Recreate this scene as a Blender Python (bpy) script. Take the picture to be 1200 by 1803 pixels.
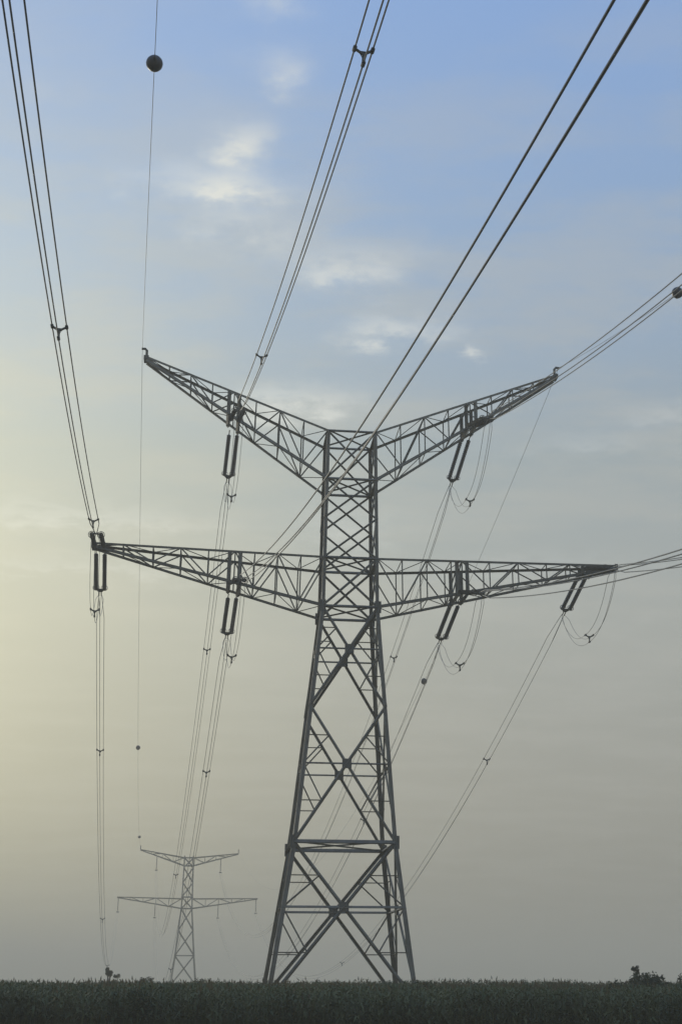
import bpy, math, random
import numpy as np
from mathutils import Vector

for o in list(bpy.data.objects):
    bpy.data.objects.remove(o)
scene = bpy.context.scene
COL = scene.collection
R = math.radians

# ------------------------------------------------------------------ camera
cam_data = bpy.data.cameras.new('camera')
cam = bpy.data.objects.new('camera', cam_data)
COL.objects.link(cam)
cam.location = (0.0, 0.0, 1.6)
cam.rotation_euler = (R(90 + 18.874), 0, 0)
cam_data.sensor_fit = 'VERTICAL'
cam_data.sensor_height = 24.0
cam_data.lens = 24.0 * 2400 / 1803
cam_data.shift_x = -100 / 1803
cam_data.clip_start = 0.1
cam_data.clip_end = 20000
scene.camera = cam

# ------------------------------------------------------------------ sky, sun, exposure
SUN_AZ, SUN_EL = R(-29), R(13)            # azimuth from +Y towards +X
SUN = Vector((math.sin(SUN_AZ) * math.cos(SUN_EL), math.cos(SUN_AZ) * math.cos(SUN_EL), math.sin(SUN_EL)))
world = bpy.data.worlds.new('World')
scene.world = world
world.use_nodes = True
wn, wl = world.node_tree.nodes, world.node_tree.links
wn.clear()


def N(nodes, typ, **kw):
    n = nodes.new(typ)
    for k, v in kw.items():
        setattr(n, k, v)
    return n


def feed(links, val, sock):
    if hasattr(val, 'is_output'):
        links.new(val, sock)
    else:
        sock.default_value = val


def mathn(nodes, links, op, a, b=None, clamp=False):
    n = N(nodes, 'ShaderNodeMath', operation=op, use_clamp=clamp)
    feed(links, a, n.inputs[0])
    if b is not None:
        feed(links, b, n.inputs[1])
    return n.outputs[0]


def mixc(nodes, links, fac, a, b, mode='MIX'):
    n = N(nodes, 'ShaderNodeMix', data_type='RGBA', blend_type=mode)
    feed(links, fac, n.inputs[0])
    feed(links, a, n.inputs[6])
    feed(links, b, n.inputs[7])
    return n.outputs[2]


def ramp(nodes, links, fac, stops, interp='EASE'):
    n = N(nodes, 'ShaderNodeValToRGB')
    n.color_ramp.interpolation = interp
    els = n.color_ramp.elements
    while len(els) < len(stops):
        els.new(0.5)
    for e, (p, c) in zip(els, stops):
        e.position = p
        e.color = (*c, 1) if len(c) == 3 else c
    links.new(fac, n.inputs[0])
    return n.outputs[0]


sky = N(wn, 'ShaderNodeTexSky', sky_type='NISHITA')
sky.sun_disc = False
sky.sun_elevation = SUN_EL
sky.sun_rotation = SUN_AZ
sky.altitude = 50
sky.air_density = 1.0
sky.dust_density = 0.4
sky.ozone_density = 1.0
tc = N(wn, 'ShaderNodeTexCoord')
sep = N(wn, 'ShaderNodeSeparateXYZ')
wl.new(tc.outputs['Generated'], sep.inputs[0])
zc = mathn(wn, wl, 'MAXIMUM', sep.outputs[2], 0.0)
# thin high cloud sheet: directions projected on a plane overhead, stretched across the view
den = mathn(wn, wl, 'ADD', zc, 0.10)
px = mathn(wn, wl, 'DIVIDE', sep.outputs[0], den)
py = mathn(wn, wl, 'DIVIDE', sep.outputs[1], den)
comb = N(wn, 'ShaderNodeCombineXYZ')
wl.new(px, comb.inputs[0])
wl.new(py, comb.inputs[1])


def cloudnoise(scale, loc, rough, detail):
    mp = N(wn, 'ShaderNodeMapping')
    mp.inputs['Scale'].default_value = scale
    mp.inputs['Location'].default_value = loc
    wl.new(comb.outputs[0], mp.inputs[0])
    nz = N(wn, 'ShaderNodeTexNoise')
    nz.inputs['Scale'].default_value = 1.0
    nz.inputs['Detail'].default_value = detail
    nz.inputs['Roughness'].default_value = rough
    wl.new(mp.outputs[0], nz.inputs['Vector'])
    return nz.outputs[0]


veil = cloudnoise((2.4, 4.6, 1), (3.1, 0.6, 0), 0.6, 6)
puff = cloudnoise((3.4, 3.0, 1), (1.7, 4.4, 0), 0.55, 4)
veil_f = ramp(wn, wl, veil, [(0.40, (0, 0, 0)), (0.64, (1, 1, 1))])
puff_f = ramp(wn, wl, puff, [(0.60, (0, 0, 0)), (0.78, (1, 1, 1))])
# closeness to the sun
dot = N(wn, 'ShaderNodeVectorMath', operation='DOT_PRODUCT')
wl.new(tc.outputs['Generated'], dot.inputs[0])
dot.inputs[1].default_value = SUN
cosang = mathn(wn, wl, 'MAXIMUM', dot.outputs['Value'], 0.0)
glow_wide = mathn(wn, wl, 'POWER', cosang, 14.0)
glow_near = mathn(wn, wl, 'POWER', cosang, 80.0)
# dusty haze by elevation (colours in units of the background strength)
K = 10.0
sc10 = lambda c: tuple(v for v in c)
haze_col = ramp(wn, wl, zc, [(0.0, (.290, .280, .243)), (0.03, (.272, .265, .228)), (0.12, (.356, .354, .316)),
                             (0.25, (.404, .424, .402)), (0.36, (.358, .416, .442)), (0.50, (.308, .445, .66)), (0.64, (.292, .475, .85))], 'LINEAR')
haze_col = mixc(wn, wl, 1.0, haze_col, (K, K, K, 1), 'MULTIPLY')
haze_f = ramp(wn, wl, zc, [(0.0, (1, 1, 1)), (0.26, (.97, .97, .97)), (0.45, (.85, .85, .85)), (0.64, (.72, .72, .72))], 'LINEAR')
base = mixc(wn, wl, haze_f, sky.outputs[0], haze_col)
veil_a = mathn(wn, wl, 'MULTIPLY', veil_f, ramp(wn, wl, zc, [(0.05, (.12, .12, .12)), (0.40, (.42, .42, .42)), (0.52, (.36, .36, .36)), (0.62, (.14, .14, .14))], 'LINEAR'))
c1 = mixc(wn, wl, veil_a, base, (4.9, 4.95, 4.6, 1))
puff_a = mathn(wn, wl, 'MULTIPLY', puff_f, ramp(wn, wl, zc, [(0.12, (0, 0, 0)), (0.30, (.30, .30, .30)), (0.6, (.30, .30, .30))]))
c2 = mixc(wn, wl, puff_a, c1, (5.6, 5.7, 5.6, 1))
# small fair-weather puffs and streaks (azimuth, elevation, widths in degrees, strength)
CLOUDS = [(-6.5, 36.7, 1.4, .70, .48), (-7.6, 33.7, 1.6, .85, .85), (-7.9, 32.1, 3.2, .60, .95), (-7.4, 30.6, 3.0, .8, .40),
          (-2.1, 29.0, 2.5, .80, .60), (-0.4, 26.5, 2.0, .60, .70), (-4.7, 23.4, 2.8, .65, .70), (3.3, 25.5, .45, .36, .75),
          (-2.4, 18.0, 2.0, .9, .30), (-6.7, 39.5, 1.2, .8, .30), (8.5, 21.5, 3.5, .45, .20), (14, 22.6, 3.0, .4, .30),
          (-14.0, 18.2, 6.0, .45, .30), (-12.5, 16.2, 4.0, .35, .22), (5.5, 16.5, 4.0, .5, .14)]
az_n = mathn(wn, wl, 'ARCTAN2', sep.outputs[0], sep.outputs[1])
el_n = mathn(wn, wl, 'ARCSINE', zc)
fine = cloudnoise((14, 16, 1), (2.2, 1.1, 0), 0.6, 5)
fine2 = cloudnoise((6, 7, 1), (7.2, 3.1, 0), 0.6, 4)
az_w = mathn(wn, wl, 'ADD', az_n, mathn(wn, wl, 'MULTIPLY', mathn(wn, wl, 'SUBTRACT', fine2, .5), .14))
el_w = mathn(wn, wl, 'ADD', el_n, mathn(wn, wl, 'MULTIPLY', mathn(wn, wl, 'SUBTRACT', fine, .5), .05))
total = 0.0
for a0, e0, sa, se, amp in CLOUDS:
    da = mathn(wn, wl, 'DIVIDE', mathn(wn, wl, 'SUBTRACT', az_w, R(a0)), R(sa))
    de = mathn(wn, wl, 'DIVIDE', mathn(wn, wl, 'SUBTRACT', el_w, R(e0)), R(se))
    q = mathn(wn, wl, 'ADD', mathn(wn, wl, 'MULTIPLY', da, da), mathn(wn, wl, 'MULTIPLY', de, de))
    g = mathn(wn, wl, 'MULTIPLY', mathn(wn, wl, 'EXPONENT', mathn(wn, wl, 'MULTIPLY', q, -1.0)), amp)
    total = mathn(wn, wl, 'ADD', g, total)
soft = ramp(wn, wl, fine, [(0.32, (.30, .30, .30)), (0.62, (1.20, 1.20, 1.20))], 'LINEAR')
total = mathn(wn, wl, 'MULTIPLY', total, soft, True)
c2 = mixc(wn, wl, total, c2, (6.9, 7.15, 7.1, 1))
g1 = mixc(wn, wl, glow_wide, (0, 0, 0, 1), (4.4, 3.95, 1.95, 1))
g2 = mixc(wn, wl, glow_near, (0, 0, 0, 1), (1.8, 1.7, 1.0, 1))
c3 = mixc(wn, wl, 1.0, c2, g1, 'ADD')
c4 = mixc(wn, wl, 1.0, c3, g2, 'ADD')
bg = N(wn, 'ShaderNodeBackground')
bg.inputs[1].default_value = 0.1
wl.new(c4, bg.inputs[0])
wo = N(wn, 'ShaderNodeOutputWorld')
wl.new(bg.outputs[0], wo.inputs[0])

sun_data = bpy.data.lights.new('sun', 'SUN')
sun_data.energy = 1.0
sun_data.angle = R(11)
sun_data.color = (1.0, 0.93, 0.78)
sun = bpy.data.objects.new('sun', sun_data)
COL.objects.link(sun)
sun.rotation_euler = (-SUN).to_track_quat('-Z', 'Y').to_euler()
sun.location = (-40, 60, 80)

vs = scene.view_settings
vs.view_transform = 'Standard'
vs.look = 'None'
vs.gamma = 1.0
vs.use_curve_mapping = False
vs.exposure = 0.0
scene.cycles.max_bounces = 8
scene.cycles.volume_bounces = 1
scene.cycles.use_denoising = True
scene.cycles.denoiser = 'OPENIMAGEDENOISE'


# ------------------------------------------------------------------ materials
def material(name, c1, c2, scale=1.0, rough=0.6, metallic=0.0, bump=0.0, detail=4, stretch=(1, 1, 1), translucent=0.0, spec=0.5, vary=0.0, rust=None):
    m = bpy.data.materials.new(name)
    m.use_nodes = True
    n, l = m.node_tree.nodes, m.node_tree.links
    n.clear()
    out = N(n, 'ShaderNodeOutputMaterial')
    b = N(n, 'ShaderNodeBsdfPrincipled')
    geo = N(n, 'ShaderNodeNewGeometry')
    mp = N(n, 'ShaderNodeMapping')
    mp.inputs['Scale'].default_value = stretch
    l.new(geo.outputs['Position'], mp.inputs[0])
    nz = N(n, 'ShaderNodeTexNoise')
    nz.inputs['Scale'].default_value = scale
    nz.inputs['Detail'].default_value = detail
    nz.inputs['Roughness'].default_value = 0.6
    l.new(mp.outputs[0], nz.inputs['Vector'])
    col = ramp(n, l, nz.outputs[0], [(0.32, c1), (0.68, c2)], 'LINEAR')
    if rust:
        nr = N(n, 'ShaderNodeTexNoise')
        nr.inputs['Scale'].default_value = 1.7
        nr.inputs['Detail'].default_value = 6
        nr.inputs['Roughness'].default_value = 0.7
        l.new(geo.outputs['Position'], nr.inputs['Vector'])
        col = mixc(n, l, ramp(n, l, nr.outputs[0], [(0.54, (0, 0, 0)), (0.70, (.75, .75, .75))], 'LINEAR'), col, (*rust, 1))
    if vary:
        oi = N(n, 'ShaderNodeObjectInfo')
        k = mathn(n, l, 'ADD', mathn(n, l, 'MULTIPLY', oi.outputs['Random'], vary), 1 - vary / 2)
        cc = N(n, 'ShaderNodeCombineColor')
        for i in range(3):
            l.new(k, cc.inputs[i])
        col = mixc(n, l, 1.0, col, cc.outputs[0], 'MULTIPLY')
    l.new(col, b.inputs['Base Color'])
    b.inputs['Roughness'].default_value = rough
    b.inputs['Metallic'].default_value = metallic
    b.inputs['Specular IOR Level'].default_value = spec
    if bump:
        bp = N(n, 'ShaderNodeBump')
        bp.inputs['Strength'].default_value = bump
        l.new(nz.outputs[0], bp.inputs['Height'])
        l.new(bp.outputs[0], b.inputs['Normal'])
    if translucent:
        t = N(n, 'ShaderNodeBsdfTranslucent')
        l.new(col, t.inputs[0])
        mx = N(n, 'ShaderNodeMixShader')
        mx.inputs[0].default_value = translucent
        l.new(b.outputs[0], mx.inputs[1])
        l.new(t.outputs[0], mx.inputs[2])
        l.new(mx.outputs[0], out.inputs[0])
    else:
        l.new(b.outputs[0], out.inputs[0])
    return m


STEEL = material('weathered_galvanised_steel', (.098, .094, .078), (.165, .160, .138), 0.9, .66, .15, .05, vary=.7, rust=(.085, .052, .030))
PLATE = material('dull_steel_plate', (.07, .072, .065), (.12, .12, .11), 2.0, .6, .25)
INSUL = material('brown_glazed_insulator', (.035, .032, .028), (.06, .055, .048), 3.0, .3)
ALU = material('weathered_aluminium_wire', (.12, .125, .12), (.19, .195, .19), 0.5, .55, .3)
BALL = material('faded_dark_marker_shell', (.022, .024, .032), (.04, .04, .048), 4.0, .45)
CONC = material('rough_concrete', (.24, .23, .21), (.36, .35, .32), 3.0, .9, 0, .3)
SOIL = material('dry_soil_and_weeds', (.06, .062, .03), (.15, .125, .08), 0.35, .95, 0, .6, 8)
CROP = material('tall_weed_leaf', (.036, .058, .026), (.135, .150, .072), 0.8, .7, 0, 0, 6, (1, .5, .6), .22, .2)
DRY = material('dry_grass_straw', (.085, .072, .042), (.15, .125, .075), 0.6, .8, 0, 0, 4, (1, 1, 1), .25, .2)
LEAF_A = material('dark_shrub_leaf', (.028, .042, .020), (.055, .070, .034), 1.1, .65, 0, 0, 3, (1, 1, 1), .2, .3)
LEAF_B = material('olive_shrub_leaf', (.042, .050, .028), (.078, .082, .045), 1.1, .65, 0, 0, 3, (1, 1, 1), .2, .3)
BARK = material('shrub_bark', (.05, .042, .034), (.10, .085, .07), 6.0, .9, 0, .4)


# ------------------------------------------------------------------ helpers
class MB:
    def __init__(self):
        self.v, self.f = [], []

    def add(self, verts, faces):
        k = len(self.v)
        self.v.extend([tuple(p) for p in verts])
        self.f.extend([tuple(i + k for i in q) for q in faces])
        return self

    def angle(self, p, q, size, thick, out=None):
        """rolled steel angle (L profile) from p to q; out points towards the heel's open side"""
        p, q = Vector(p), Vector(q)
        d = (q - p).normalized()
        h = Vector(out) if out is not None else Vector((0, 0, 1))
        a = h - d * h.dot(d)
        if a.length < 1e-4:
            a = Vector((1, 0, 0)) - d * d.x
        a.normalize()
        b = d.cross(a)
        e1, e2 = (a + b).normalized(), (a - b).normalized()
        prof = [(0, 0), (size, 0), (size, thick), (thick, thick), (thick, size), (0, size)]
        o = -(e1 + e2) * size * 0.3
        vs = [c + o + e1 * s + e2 * t for c in (p, q) for s, t in prof]
        fs = [(i, (i + 1) % 6, 6 + (i + 1) % 6, 6 + i) for i in range(6)]
        fs += [(5, 4, 3, 2, 1, 0), (6, 7, 8, 9, 10, 11)]
        return self.add(vs, fs)

    def box(self, c, ax, ay, az):
        c, ax, ay, az = Vector(c), Vector(ax), Vector(ay), Vector(az)
        vs = [c + ax * x + ay * y + az * z for x in (-1, 1) for y in (-1, 1) for z in (-1, 1)]
        return self.add(vs, [(0, 1, 3, 2), (4, 6, 7, 5), (0, 4, 5, 1), (2, 3, 7, 6), (0, 2, 6, 4), (1, 5, 7, 3)])

    def tube(self, pts, r, n=6, closed=False):
        pts = [Vector(p) for p in pts]
        m = len(pts)
        rings = []
        ref = Vector((0, 0, 1))
        for i, p in enumerate(pts):
            if closed:
                d = pts[(i + 1) % m] - pts[i - 1]
            else:
                d = pts[min(i + 1, m - 1)] - pts[max(i - 1, 0)]
            d.normalize()
            a = ref - d * ref.dot(d)
            if a.length < 1e-3:
                a = Vector((1, 0, 0)) - d * d.x
            a.normalize()
            b = d.cross(a)
            rr = r[i] if isinstance(r, (list, tuple)) else r
            rings.append([p + (a * math.cos(2 * math.pi * k / n) + b * math.sin(2 * math.pi * k / n)) * rr for k in range(n)])
        vs = [v for g in rings for v in g]
        fs = []
        for i in range(m if closed else m - 1):
            j = (i + 1) % m
            fs += [(i * n + k, i * n + (k + 1) % n, j * n + (k + 1) % n, j * n + k) for k in range(n)]
        if not closed:
            fs += [tuple(range(n - 1, -1, -1)), tuple((m - 1) * n + k for k in range(n))]
        return self.add(vs, fs)

    def lathe(self, prof, n=10):
        """profile of (radius, x) turned about the local X axis"""
        vs = [(x, r * math.cos(2 * math.pi * k / n), r * math.sin(2 * math.pi * k / n)) for r, x in prof for k in range(n)]
        fs = [(i * n + k, i * n + (k + 1) % n, (i + 1) * n + (k + 1) % n, (i + 1) * n + k) for i in range(len(prof) - 1) for k in range(n)]
        return self.add(vs, fs)

    def mesh(self, name, mat, smooth=False):
        me = bpy.data.meshes.new(name)
        me.from_pydata(self.v, [], self.f)
        me.materials.append(mat)
        if smooth:
            me.polygons.foreach_set('use_smooth', [True] * len(me.polygons))
        me.update()
        return me

    def build(self, name, mat, parent=None, smooth=False):
        return put(name, self.mesh(name, mat, smooth), parent)


def put(name, data, parent=None, loc=None):
    o = bpy.data.objects.new(name, data)
    COL.objects.link(o)
    o.parent = parent
    if loc is not None:
        o.location = loc
    return o


def tag(o, label, cat, group=None):
    o['label'] = label
    o['category'] = cat
    if group:
        o['group'] = group
    return o


def empty(name, loc, rz=0.0):
    o = put(name, None, None, loc)
    o.empty_display_size = 0.5
    o.rotation_euler = (0, 0, rz)
    return o


def lerp(a, b, t):
    return Vector(a) * (1 - t) + Vector(b) * t


# ------------------------------------------------------------------ terrain
def ground_z(x, y):
    t = min(max((y - 95) / 210, 0), 1)
    z = -7.2 * t * t * (3 - 2 * t)
    return z + 0.10 * math.sin(x * .13 + 1) * math.sin(y * .09)


def build_ground():
    xs = sorted(set([-4000, -2500, -1500, -900, -500, -300] + list(range(-200, 201, 10)) + [300, 500, 900, 1500, 2500, 4000]))
    ys = sorted(set([-1500, -800, -400, -200, -100] + list(range(-50, 400, 10)) + [450, 520, 620, 800, 1100, 1600, 2500, 4000]))
    v = [(x, y, ground_z(x, y)) for y in ys for x in xs]
    w = len(xs)
    fcs = [(j * w + i, j * w + i + 1, (j + 1) * w + i + 1, (j + 1) * w + i) for j in range(len(ys) - 1) for i in range(w - 1)]
    m = MB()
    m.v, m.f = v, fcs
    g = m.build('ground', SOIL, None, True)
    g['kind'] = 'structure'


build_ground()


# ------------------------------------------------------------------ lattice towers
def interp(tab, z):
    for (z0, a), (z1, b) in zip(tab, tab[1:]):
        if z <= z1:
            return a + (b - a) * (z - z0) / (z1 - z0)
    return tab[-1][1]


def seg_cross(a, b, c, d):
    """crossing of two diagonals of a symmetric trapezoid panel"""
    w0, w1 = (Vector(b) - Vector(a)).length, (Vector(d) - Vector(c)).length
    return w0 / (w0 + w1)


def build_tower(root, prof, panels, strut_z, arms, fine, k=1.0, lean=0.0):
    """root: Empty; prof: half width by height; panels: X-braced height pairs; arms: cross-arm specs"""
    zt = prof[-1][0]
    offs = lambda z: lean * max(0.0, 1 - z / 23.0)
    corner = lambda s, t, z: Vector((s * interp(prof, z) + offs(z), t * interp(prof, z), z))
    for s in (-1, 1):
        for t in (-1, 1):
            m = MB()
            for (z0, _), (z1, _) in zip(prof, prof[1:]):
                sz = (0.255 - 0.07 * (z0 / zt)) * k
                m.angle(corner(s, t, z0 - (0.2 if z0 == 0 else 0)), corner(s, t, z1), sz, 0.03, (-s, -t, 0))
            leg = m.build('leg', STEEL, root)
            if fine:
                c = corner(s, t, 0)
                f = MB()
                f.box((c.x, c.y, 0.05), (.55, 0, 0), (0, .55, 0), (0, 0, .30))
                f.box((c.x, c.y, 0.45), (.32, 0, 0), (0, .32, 0), (0, 0, .12))
                f.build('footing', CONC, leg)
                for j in range(len(prof) - 2):
                    z = prof[j + 1][0]
                    c = corner(s, t, z)
                    MB().box((c.x, c.y, z), (.03, .0, 0), (0, .20, 0), (0, 0, .38)).box((c.x, c.y, z), (.20, 0, 0), (0, .03, 0), (0, 0, .37)).build('splice_plate', PLATE, leg)
    faces = [((-1, -1), (1, -1)), ((1, -1), (1, 1)), ((1, 1), (-1, 1)), ((-1, 1), (-1, -1))]
    for fi, (a, b) in enumerate(faces):
        nrm = Vector((a[0] + b[0], a[1] + b[1], 0)).normalized()
        for pi, (z0, z1, sz, red) in enumerate(panels):
            A0, B0, A1, B1 = corner(*a, z0), corner(*b, z0), corner(*a, z1), corner(*b, z1)
            tt = seg_cross(A0, B0, A1, B1)
            X = lerp(A0, B1, tt)
            off = nrm * 0.05
            MB().angle(A0 + off, B1 + off, sz * k, .022, -nrm).build('brace', STEEL, root)
            MB().angle(B0 - off, A1 - off, sz * k, .022, -nrm).build('brace', STEEL, root)
            if red:
                zx = X.z
                LA, LB = corner(*a, zx), corner(*b, zx)
                MB().angle(LA, LB, red * k, .022, (0, 0, -1)).build('strut', STEEL, root)
                if fine:
                    side = (LB - LA).normalized()
                    MB().box(X, side * .27, nrm * .07, (0, 0, .27)).build('gusset_plate', PLATE, root)
                    for P0, lg in ((A0, a), (B0, b), (A1, a), (B1, b)):
                        M = lerp(P0, X, .52)
                        Lm = corner(*lg, M.z)
                        MB().angle(Lm, M, .07, .014, (0, 0, 1)).build('redundant_bar', STEEL, root)
                        MB().angle(corner(*lg, zx), M, .06, .014, -nrm).build('redundant_bar', STEEL, root)
        for z, sz in strut_z:
            MB().angle(corner(*a, z), corner(*b, z), sz * k, .026, (0, 0, -1)).build('strut', STEEL, root)
    if fine:   # diaphragms across the body
        for z, sz in strut_z:
            MB().angle(corner(-1, -1, z), corner(1, 1, z), .11, .016, (0, 0, 1)).build('plan_brace', STEEL, root)
            MB().angle(corner(-1, 1, z + .06), corner(1, -1, z + .06), .11, .016, (0, 0, 1)).build('plan_brace', STEEL, root)
    for spec in arms:
        s = spec['side']
        zb, ztp = spec['root']
        ut, tipb, tipt = spec['tip']
        dv = spec.get('tip_v', .28)
        P = {}
        for lv, zr, ztip in (('b', zb, tipb), ('t', ztp, tipt)):
            for t in (-1, 1):
                P[lv, t] = (corner(s, t, zr), Vector((s * ut, t * dv, ztip)))
        m = MB()
        for (lv, t), (p, q) in P.items():
            m.angle(p, q, (.165 if lv == 'b' else .14) * k, .022, (0, -t, 1 if lv == 'b' else -1))
        if not fine:
            arm_mb = m
        else:
            arm = m.build('crossarm', STEEL, root)

        def bar(p, q, sz, hint, nm):
            if fine:
                MB().angle(p, q, sz, .015, hint).build(nm, STEEL, arm)
            else:
                arm_mb.angle(p, q, sz * k, .02, hint)
        nodes = spec['nodes']
        pt = lambda lv, t, f: lerp(*P[lv, t], f)
        for i, f in enumerate(nodes):
            if i and f < .985:
                for t in (-1, 1):
                    bar(pt('b', t, f), pt('t', t, f), .055, (0, -t, 0), 'post')
                for lv in 'bt':
                    bar(pt(lv, -1, f), pt(lv, 1, f), .055, (s, 0, 0), 'cross_strut')
            if i + 1 < len(nodes):
                g = nodes[i + 1]
                for t in (-1, 1):
                    a, b = ('b', 't') if i % 2 else ('t', 'b')
                    bar(pt(a, t, f), pt(b, t, g), .062, (0, -t, 0), 'lattice_bar')
                if fine or i % 2:
                    for lv in 'bt':
                        t = 1 if i % 2 else -1
                        bar(pt(lv, t, f), pt(lv, -t, g), .05, (0, 0, 1), 'lattice_bar')
        for f in spec.get('frames', []):
            df = .36 / ut
            for ff in (f - df, f + df):
                for t in (-1, 1):
                    p, q = pt('b', t, ff), pt('t', t, ff)
                    MB().angle(p - Vector((0, 0, .12)), q, .17, .022, (0, -t, 0)).build('frame_post', STEEL, arm)
                p, q = pt('b', -1, ff), pt('b', 1, ff)
                d = Vector((0, .25, 0))
                MB().angle(p - d - Vector((0, 0, .08)), q + d - Vector((0, 0, .08)), .18, .022, (0, 0, 1)).build('frame_beam', PLATE, arm)
        if fine and spec.get('peak'):
            q = Vector((s * ut, 0, tipt))
            pk = MB()
            pk.tube([q + Vector((-s * .25, 0, -.1)), q + Vector((0, 0, .15)), q + Vector((0, 0, .55)), q + Vector((s * .12, 0, .68)), q + Vector((s * .34, 0, .66))], [.09, .09, .085, .085, .08], 8)
            pk.box(q + Vector((0, 0, -.05)), (.16, 0, 0), (0, .36, 0), (0, 0, .13))
            pk.build('earth_wire_peak', PLATE, arm)
        elif fine:
            q = Vector((s * ut, 0, (tipt + tipb) / 2))
            MB().box(q, (.10, 0, 0), (0, .42, 0), (0, 0, .18)).build('tip_plate', PLATE, arm)
        if not fine:
            if spec.get('peak'):
                q = Vector((s * ut, 0, tipt))
                arm_mb.tube([q, q + Vector((0, 0, 1.0))], .10, 6)
            arm_mb.build('crossarm', STEEL, root)


T0 = Vector((-3.11, 82.0, 0.0))
PSI = R(7.5)
near_tower = empty('transmission_tower', T0, PSI)
tag(near_tower, 'large dark steel lattice tower with raised upper arms in the foreground', 'tower')
near_prof = [(0, 4.12), (8.9, 2.90), (23.0, 1.69), (34.55, 1.53)]
near_panels = [(0.3, 8.9, .145, .16), (8.9, 16.8, .125, .11), (16.8, 23.0, .13, .11), (23.0, 26.1, .11, 0),
               (26.1, 28.7, .095, 0), (28.7, 31.3, .095, 0), (31.3, 34.55, .095, 0)]
near_struts = [(8.9, .27), (23.0, .19), (26.1, .19), (31.3, .17), (34.55, .15)]
near_arms = [
    dict(side=-1, root=(31.3, 34.55), tip=(13.25, 39.30, 39.55), nodes=[0, .13, .26, .39, .51, .63, .75, .87, 1], frames=[.51], peak=True),
    dict(side=1, root=(31.3, 34.55), tip=(13.75, 39.60, 39.85), nodes=[0, .13, .26, .39, .51, .63, .75, .87, 1], frames=[.515], peak=True),
    dict(side=-1, root=(23.0, 26.1), tip=(15.7, 26.62, 26.85), nodes=[0, .10, .20, .30, .385, .50, .62, .74, .87, 1], frames=[.385]),
    dict(side=1, root=(23.0, 26.1), tip=(17.2, 26.45, 26.66), nodes=[0, .10, .20, .30, .345, .46, .58, .70, .80, .89, 1], frames=[.345, .878]),
]
build_tower(near_tower, near_prof, near_panels, near_struts, near_arms, True, 1.0, -.42)

F0 = Vector((-52.8, 355.0, ground_z(-52.8, 355)))
FPSI = R(9.0)
far_tower = empty('transmission_tower', F0, FPSI)
tag(far_tower, 'small hazy lattice tower far off at left, behind the big one', 'tower')
far_prof = [(0, 3.9), (14, 2.35), (25.2, 1.35), (38.0, 1.15)]
far_panels = [(0, 7, .17, 0), (7, 14, .16, 0), (14, 20, .15, 0), (20, 25.2, .14, 0), (25.2, 28.0, .12, 0), (28, 31.5, .12, 0), (31.5, 35.2, .12, 0), (35.2, 37.6, .12, 0)]
far_struts = [(14, .2), (25.2, .2), (28.0, .2), (35.6, .17), (37.6, .17)]
far_arms = [
    dict(side=-1, root=(35.6, 37.6), tip=(12.2, 39.3, 39.5), nodes=[0, .25, .5, .75, 1], peak=True),
    dict(side=1, root=(35.6, 37.6), tip=(12.4, 38.6, 38.8), nodes=[0, .25, .5, .75, 1], peak=True),
    dict(side=-1, root=(25.2, 27.6), tip=(17.2, 27.7, 27.9), nodes=[0, .2, .4, .6, .8, 1]),
    dict(side=1, root=(25.2, 27.6), tip=(17.6, 27.6, 27.8), nodes=[0, .2, .4, .6, .8, 1]),
]
build_tower(far_tower, far_prof, far_panels, far_struts, far_arms, False, 1.35)


def NT(u, v, z):
    return Vector((T0.x + u * math.cos(PSI) - v * math.sin(PSI), T0.y + u * math.sin(PSI) + v * math.cos(PSI), T0.z + z))


def FT(u, z):
    return Vector((F0.x + u * math.cos(FPSI), F0.y + u * math.sin(FPSI), F0.z + z))


# ------------------------------------------------------------------ insulators
STR_L = 4.1          # porcelain length
FIT = 0.45           # links at each end


def string_mesh():
    prof = [(.03, 0.0)]
    n = 19
    p = STR_L / n
    for i in range(n):
        x = i * p
        prof += [(.055, x + .02), (.06, x + p * .35), (.138, x + p * .55), (.142, x + p * .66), (.045, x + p * .74)]
    prof.append((.03, STR_L))
    return MB().lathe(prof, 10).mesh('insulator_string', INSUL, False)


def yoke_mesh(sgn):
    """triangular yoke plate in the XY plane; apex towards sgn*X"""
    v = [(0, -.34, -.02), (0, .34, -.02), (sgn * .36, .10, -.02), (sgn * .36, -.10, -.02)]
    v += [(x, y, -z) for x, y, z in v]
    return MB().add(v, [(0, 1, 2, 3), (7, 6, 5, 4), (0, 4, 5, 1), (1, 5, 6, 2), (2, 6, 7, 3), (3, 7, 4, 0)]).mesh('yoke_plate', PLATE)


STRING, YOKE_A, YOKE_B = string_mesh(), yoke_mesh(-1), yoke_mesh(1)
LINK = MB().tube([(0, 0, 0), (FIT, 0, 0)], .035, 6).mesh('link', PLATE)
RING = MB().tube([(.0, .20 * math.cos(a), .20 * math.sin(a)) for a in [2 * math.pi * k / 14 for k in range(14)]], .022, 6, True).mesh('arcing_ring', PLATE, True)


def tension_set(A, d, label, group):
    """double tension string from A along unit vector d; returns the live end"""
    o = empty('insulator_set', A)
    o.rotation_mode = 'QUATERNION'
    xx = Vector(d).normalized()
    yy = Vector((0, 0, 1)).cross(xx).normalized()
    zz = xx.cross(yy)
    from mathutils import Matrix
    o.rotation_quaternion = Matrix((xx, yy, zz)).transposed().to_quaternion()
    tag(o, label, 'insulator', group)
    for y in (-.26, .26):
        put('link', LINK, o, (0, y, 0))
        put('insulator_string', STRING, o, (FIT, y, 0))
        put('arcing_ring', RING, o, (FIT + STR_L - .15, y, 0))
    put('yoke_plate', YOKE_B, o, (FIT + STR_L, 0, 0))
    for y in (-.07, .07):
        put('link', LINK, o, (FIT + STR_L + .36, y, 0))
    return Vector(A) + xx * (FIT + STR_L + .36 + FIT)


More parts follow.
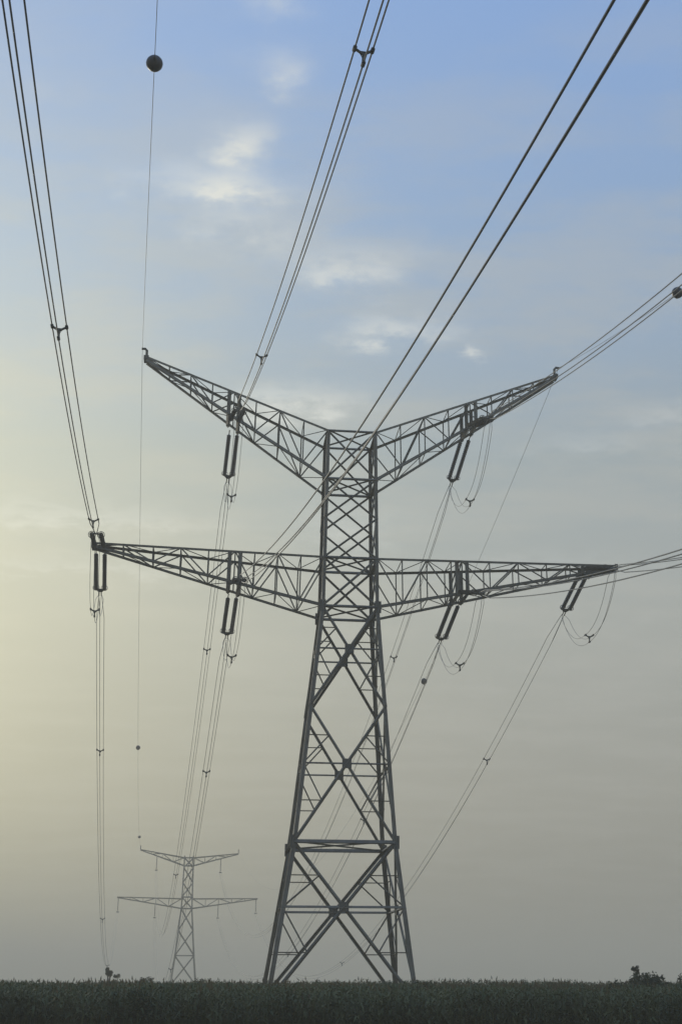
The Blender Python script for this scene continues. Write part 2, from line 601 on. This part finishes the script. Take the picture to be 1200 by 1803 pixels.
# ------------------------------------------------------------------ conductors
TRI = [(-.25, .15), (.25, .15), (0, -.29)]
WIRE_R = 0.026


def cross_frame(pts, i):
    d = (pts[min(i + 1, len(pts) - 1)] - pts[max(i - 1, 0)]).normalized()
    r = d.cross(Vector((0, 0, 1))).normalized()
    return d, r, r.cross(d)


def bundle(name, pts, label, cat, group, spacers=(), pinch=(1.0, 1.0), rad=WIRE_R):
    """three sub-conductors held apart by spacers; spacers are indices (float) into pts"""
    o = empty(name, pts[0])
    tag(o, label, cat, group)
    base = pts[0]
    loc = [p - base for p in pts]
    n = len(pts)
    for (a, b) in TRI:
        line = []
        for i, p in enumerate(loc):
            _, r, u = cross_frame(loc, i)
            s = 1.0
            if i == 0:
                s = pinch[0]
            elif i == n - 1:
                s = pinch[1]
            line.append(p + (r * a + u * b) * s)
        MB().tube(line, rad, 6).build('wire', ALU, o, True)
    for sidx in spacers:
        i = int(sidx)
        p = loc[i].lerp(loc[min(i + 1, n - 1)], sidx - i)
        d, r, u = cross_frame(loc, max(1, i))
        m = MB()
        c = [p + r * a + u * b for a, b in TRI]
        mid = p
        for q in c:
            m.tube([mid, q], .045, 6)
            m.tube([q - d * .10, q + d * .10], .06, 8)
        m.tube([mid + (q - mid) * .5 for q in c], .035, 6, True)
        m.build('spacer', PLATE, o)
    return o


def span_near(A, az, s0, c, L, n=90):
    az = R(az)
    h = Vector((math.sin(az), -math.cos(az), 0))
    return [A + h * t + Vector((0, 0, -s0 * t + c * t * t)) for t in [L * i / n for i in range(n + 1)]]


def span_far(A, B, sag, n=90):
    return [A.lerp(B, i / n) - Vector((0, 0, 4 * sag * (i / n) * (1 - i / n))) for i in range(n + 1)]


#  key: (u on arm, z, az, slope, curvature, far u, far z, far sag, near spacer metres, far spacer fractions, words)
PHASES = {
    'outer left': (-15.30, 26.58, 9.87, .14, .0014, -16.9, 27.6, 18.0, (3.0, 31.5), (.089, .30, .55),
                   'at the tip of the lower left arm', (1, 2)),
    'upper left': (-7.47, 35.15, 11.0, .26, .0015, -8.0, 37.75, 22.5, (14.1, 44.4), (.078, .30), 'under the upper left arm', ()),
    'inner left': (-7.10, 24.30, 12.15, .235, .0016, -7.8, 26.3, 20.0, (), (.075, .35), 'under the lower left arm, near the body', ()),
    'upper right': (7.82, 35.62, 10.0, .29, .0015, 8.0, 37.35, 22.5, (), (.082, .40), 'under the upper right arm', ()),
    'inner right': (7.0, 24.28, 10.0, .285, .0015, 7.8, 26.3, 18.0, (), (.12, .35), 'under the lower right arm, near the body', ()),
    'outer right': (15.3, 26.38, 10.0, .285, .0015, 17.2, 27.5, 19.5, (), (.083, .40), 'near the tip of the lower right arm', ()),
}
WIRES = {}
LINE_AZ = math.atan2(F0.x - T0.x, F0.y - T0.y)
SUSP = 3.4
STR_LONG = MB().lathe([(.03, 0)] + [q for i in range(14) for q in ((.06, i * .21 + .02), (.16, i * .21 + .12), (.06, i * .21 + .18))] + [(.03, SUSP - .3)], 6).mesh('insulator_string', INSUL)
CLAMP = MB().box((0, 0, 0), (.30, 0, 0), (0, .45, 0), (0, 0, .12)).mesh('clamp', PLATE)
for key, (u, z, az, s0, c, fu, fz, sag, nsp, fsp, words, _) in PHASES.items():
    edge = .34 if 'outer' in key else (.80 if 'upper' in key else 1.25)
    # towards the camera
    A = NT(u, -edge, z)
    dn = Vector((math.sin(R(az)), -math.cos(R(az)), -s0)).normalized()
    En = tension_set(A, dn, 'near-side double insulator string ' + words, 'tension insulators of the big tower')
    L = 165.0
    pn = span_near(En, az, s0 - .012, c, L)
    WIRES[key + ' n'] = pn
    bundle('conductor_bundle', pn, 'near-span triple wire bundle ending ' + words, 'power line',
           'near span power lines', [t / L * 90 for t in nsp], (.35, 1))
    # towards the far tower: suspension string there
    root_far = FT(fu, fz)
    so = empty('insulator_set', root_far)
    tag(so, 'small suspension insulator ' + words + ' of the distant tower', 'insulator', 'suspension insulators of the distant tower')
    so.rotation_euler = (0, 0, FPSI)
    st = put('insulator_string', STR_LONG, so)
    st.rotation_euler = (0, R(90), 0)
    put('clamp', CLAMP, so, (0, 0, -SUSP + .1))
    B = root_far - Vector((0, 0, SUSP))
    A = NT(u, edge, z)
    hd = Vector((B.x - A.x, B.y - A.y, 0))
    sl = 4 * sag / hd.length + (A.z - B.z) / hd.length
    df = (hd.normalized() - Vector((0, 0, sl))).normalized()
    Ef = tension_set(A, df, 'far-side double insulator string ' + words, 'tension insulators of the big tower')
    pf = span_far(Ef, B, sag - .6)
    WIRES[key + ' f'] = pf
    bundle('conductor_bundle', pf, 'triple wire bundle to the distant tower, starting ' + words, 'power line',
           'far span power lines', [q * 90 for q in fsp], (.35, 1), .018)
    # jumper loop under the arm
    low = 3.3 if 'upper' in key else 2.9
    pts = []
    for i in range(25):
        t = i / 24
        p = En.lerp(Ef, t)
        zend = En.z * (1 - t) + Ef.z * t
        dz = (1 - abs(2 * t - 1) ** 2.4)
        pts.append(Vector((p.x, p.y, zend - low * dz)))
    bundle('jumper_loop', pts, 'slack triple jumper loop joining both spans ' + words, 'jumper cable', 'jumper loops of the big tower',
           [12], (.35, .35), .014)

# ------------------------------------------------------------------ earth wires and marker balls


def earth_wire(pts, label, group):
    o = MB()
    o.tube([p - pts[0] for p in pts], .013, 6)
    w = o.build('earth_wire', ALU, None, True)
    w.location = pts[0]
    tag(w, label, 'earth wire', group)


def ball_mesh():
    prof = [(.30 * math.sin(math.pi * i / 12) + .001, -.30 * math.cos(math.pi * i / 12)) for i in range(13)]
    m = MB().lathe(prof, 20)
    return m.mesh('marker_ball', BALL, True)


BALLM = ball_mesh()
SEAM = MB().tube([(.31 * math.cos(a), 0, .31 * math.sin(a)) for a in [2 * math.pi * k / 20 for k in range(20)]], .018, 5, True).mesh('flange', BALL, True)
CLIP = MB().lathe([(.02, -.44), (.05, -.43), (.055, -.30), (.055, .30), (.05, .43), (.02, .44)], 8).mesh('wire_clamp', PLATE, True)


def marker(pts, fidx, label):
    i = int(fidx)
    p = pts[i].lerp(pts[i + 1], fidx - i)
    d = (pts[i + 1] - pts[i]).normalized()
    b = put('marker_ball', BALLM, None, p)
    b.rotation_euler = d.to_track_quat('X', 'Z').to_euler()
    tag(b, label, 'marker ball', 'aerial marker balls')
    put('flange', SEAM, b)
    put('wire_clamp', CLIP, b)


EL, ER = NT(-13.25 - .30, 0, 40.22), NT(13.75 + .30, 0, 40.52)
FL, FR = FT(-12.2, 40.4), FT(12.4, 39.7)
e1 = span_near(EL, 11.3, .25, .0015, 165)
e2 = span_near(ER, 10.0, .285, .0015, 165)
e3, e4 = span_far(EL, FL, 7.5), span_far(ER, FR, 20.0)
WIRES.update(e1=e1, e2=e2, e3=e3, e4=e4)
earth_wire(e1, 'thin single wire rising overhead from the upper left arm tip', 'near span earth wires')
earth_wire(e2, 'thin single wire rising to the right from the upper right arm tip', 'near span earth wires')
earth_wire(e3, 'thin single wire dropping from the upper left arm tip to the distant tower', 'far span earth wires')
earth_wire(e4, 'thin single wire dropping from the upper right arm tip to the distant tower', 'far span earth wires')
marker(e1, 21.8, 'large dark marker ball on the overhead wire at top left')
marker(e2, 11.45, 'dark marker ball on the wire at the right edge of the picture')
marker(e3, 33.5, 'small marker ball on the thin wire well above the distant tower')
marker(e3, 70.0, 'tiny marker ball just above the distant tower\'s left arm tip')
marker(e4, 14.6, 'small marker ball in the sky right of the big tower')

# ------------------------------------------------------------------ vegetation


def build_weeds():
    rng = np.random.default_rng(5)
    zones = [(46, 60, -32, 30, 15000), (60, 78, -40, 38, 11000), (78, 112, -60, 46, 7000)]
    V, Fc = [], []
    k = 0
    for y0, y1, x0, x1, n in zones:
        X = rng.uniform(x0, x1, n)
        Y = rng.uniform(y0, y1, n)
        clump = .5 + .5 * np.sin(X * .9 + np.sin(Y * .7) * 2) * np.sin(Y * .5 + X * .23)
        H = 1.22 + .30 * clump + rng.normal(0, .07, n)
        H = np.where(rng.random(n) < .03, H + rng.uniform(.02, .10, n), H)
        for x, y, h in zip(X, Y, H):
            gz = ground_z(x, y)
            # stem
            a0 = rng.uniform(0, 6.28)
            lean = rng.normal(0, .06, 2)
            top = np.array([x + lean[0] * h, y + lean[1] * h, gz + h * .93])
            w = .012
            V += [(x - w, y, gz), (x + w, y, gz), (top[0] + w * .5, top[1], top[2]), (top[0] - w * .5, top[1], top[2])]
            Fc.append((k, k + 1, k + 2, k + 3))
            k += 4
            nb = 8
            for j in range(nb):
                f = .22 + .74 * (j + rng.random() * .6) / nb
                a = a0 + j * 2.4 + rng.normal(0, .3)
                L = rng.uniform(.22, .48) * (1.15 - .5 * f)
                wd = rng.uniform(.028, .060)
                dx, dy = math.cos(a), math.sin(a)
                b = np.array([x + lean[0] * h * f, y + lean[1] * h * f, gz + h * f * .93])
                m_ = b + np.array([dx * L * .5, dy * L * .5, L * rng.uniform(.15, .5)])
                e_ = b + np.array([dx * L, dy * L, L * rng.uniform(-.35, .45)])
                px_, py_ = -dy * wd, dx * wd
                V += [tuple(b), (m_[0] + px_, m_[1] + py_, m_[2]), tuple(e_), (m_[0] - px_, m_[1] - py_, m_[2])]
                Fc.append((k, k + 1, k + 2, k + 3))
                k += 4
    me = bpy.data.meshes.new('tall_weeds')
    va = np.array(V, dtype=np.float32)
    fa = np.array(Fc, dtype=np.int32)
    me.vertices.add(len(va))
    me.vertices.foreach_set('co', va.ravel())
    me.loops.add(fa.size)
    me.loops.foreach_set('vertex_index', fa.ravel())
    me.polygons.add(len(fa))
    me.polygons.foreach_set('loop_start', np.arange(0, fa.size, 4, dtype=np.int32))
    me.materials.append(CROP)
    me.update(calc_edges=True)
    o = put('tall_weeds', me)
    o['kind'] = 'stuff'
    o['label'] = 'dense dark green waist-high weeds covering the field'
    o['category'] = 'weeds'


build_weeds()


def build_dry_grass():
    rnd = random.Random(21)
    m = MB()
    for c in range(260):
        cx, cy = rnd.uniform(-30, 28), rnd.uniform(47, 76)
        for i in range(rnd.randrange(8, 20)):
            x, y = cx + rnd.gauss(0, .45), cy + rnd.gauss(0, .45)
            gz = ground_z(x, y)
            h = min(1.62, rnd.gauss(1.30, .11))
            lx, ly = rnd.gauss(0, .10), rnd.gauss(0, .10)
            w = .009
            top = Vector((x + lx * h, y + ly * h, gz + h))
            mid = Vector((x + lx * h * .3, y + ly * h * .3, gz + h * .55))
            m.add([(x - w, y, gz), (x + w, y, gz), (mid.x + w, mid.y, mid.z), (mid.x - w, mid.y, mid.z)], [(0, 1, 2, 3)])
            m.add([(mid.x - w, mid.y, mid.z), (mid.x + w, mid.y, mid.z), top], [(0, 1, 2)])
            d = Vector((lx + rnd.gauss(0, .3), ly, 1)).normalized()
            q = top - d * .05
            m.add([q - d * .10, q + Vector((.028, .01, 0)), q + d * .14, q - Vector((.028, .01, 0))], [(0, 1, 2, 3)])
    o = m.build('dry_grass', DRY)
    o['kind'] = 'stuff'
    o['label'] = 'dry brown seeding grass scattered through the weeds'
    o['category'] = 'grass'


build_dry_grass()


def shrub(name, x, y, h, rad, trunk_f, n, mat, seed, label, cat, group=None, leaf=.07, lumps=9):
    rnd = random.Random(seed)
    gz = ground_z(x, y)
    o = empty(name, (x, y, gz))
    tag(o, label, cat, group)
    ch = h * (1 - trunk_f)
    cz = h * trunk_f + ch * .5
    tm = MB()
    r0 = max(.02, h * .018)
    tops = []
    tm.tube([(0, 0, -.1), (rnd.uniform(-.03, .03) * h, 0, h * .35), (rnd.uniform(-.05, .05) * h, rnd.uniform(-.04, .04) * h, h * .8)], [r0 * 1.5, r0, r0 * .3], 7)
    cl = []
    for i in range(lumps):
        a = rnd.uniform(0, 6.28)
        rr = rad * math.sqrt(rnd.random()) * .8
        zz = cz + rnd.uniform(-.42, .36) * ch
        c = Vector((math.cos(a) * rr, math.sin(a) * rr, zz))
        cl.append((c, rnd.uniform(.28, .5) * min(rad, ch * .7)))
        zs = max(.05, h * rnd.uniform(.12, .4) * (1 if trunk_f > .1 else .4))
        tm.tube([(0, 0, zs), c * .6 + Vector((0, 0, zs * .4)), c], [r0 * .7, r0 * .4, r0 * .15], 5)
    tm.build('trunk', BARK, o)
    cm = MB()
    for i in range(n):
        c, cr = cl[rnd.randrange(len(cl))]
        d = Vector((rnd.gauss(0, 1), rnd.gauss(0, 1), rnd.gauss(0, .8)))
        d = d.normalized() * cr * rnd.random() ** .45
        p = c + d
        a = Vector((rnd.gauss(0, 1), rnd.gauss(0, 1), rnd.gauss(0, .6))).normalized()
        b = a.cross(Vector((rnd.gauss(0, 1), rnd.gauss(0, 1), rnd.gauss(0, 1)))).normalized()
        L = leaf * rnd.uniform(.7, 1.5)
        cm.add([p - a * L, p + b * L * .45, p + a * L, p - b * L * .45], [(0, 1, 2, 3)])
    cm.build('crown', mat, o)
    return o


shrub('bush', 10.5, 62.0, 1.70, 1.9, .05, 8000, LEAF_A, 3, 'broad dark bush rising above the weeds at the lower right', 'bush', None, .07, 16)
shrub('bush', 12.9, 66.0, 1.72, 1.6, .05, 6500, LEAF_B, 4, 'dark bush at the right edge beside the broad bush', 'bush', None, .07, 14)
shrub('sapling', 10.7, 64.5, 2.35, .24, .76, 150, LEAF_B, 8, 'thin sapling sticking out above the broad bush at the lower right', 'sapling', None, .055, 6)
shrub('bush', 1.15, 58.0, 1.78, .55, .05, 1500, LEAF_B, 6, 'small bush just right of the big tower\'s foot', 'bush', None, .06, 8)
shrub('small_tree', -24.2, 121.0, 3.0, .36, .66, 900, LEAF_A, 11, 'slim tree with a compact round crown at the far left', 'tree', 'small trees left of the tower', .08, 8)
shrub('small_tree', -22.6, 116.0, 2.15, .5, .35, 500, LEAF_A, 12, 'low tree with an open crown beside the slim round-crowned tree', 'tree', 'small trees left of the tower', .08, 9)
shrub('small_tree', -20.9, 119.0, 2.05, .8, .25, 1100, LEAF_B, 13, 'spreading low tree left of the distant tower', 'tree', 'small trees left of the tower', .08, 10)
shrub('small_tree', -17.0, 122.0, 1.75, .9, .25, 900, LEAF_A, 15, 'low round tree in front of the distant tower\'s feet', 'tree', 'small trees left of the tower', .08, 10)

# ------------------------------------------------------------------ dusty air
HAZE_D = 0.0016
hm = MB().box((0, 1250, 17.5), (4100, 0, 0), (0, 2850, 0), (0, 0, 26.5)).mesh('haze', STEEL)
hm.materials.clear()
mat = bpy.data.materials.new('dusty_air')
mat.use_nodes = True
mn, ml = mat.node_tree.nodes, mat.node_tree.links
mn.clear()
mo = N(mn, 'ShaderNodeOutputMaterial')
pv = N(mn, 'ShaderNodeVolumePrincipled')
pv.inputs['Color'].default_value = (.92, .86, .72, 1)
pv.inputs['Density'].default_value = HAZE_D
pv.inputs['Anisotropy'].default_value = 0.2
ml.new(pv.outputs[0], mo.inputs['Volume'])
hm.materials.append(mat)
hz = put('haze', hm)
hz['kind'] = 'stuff'
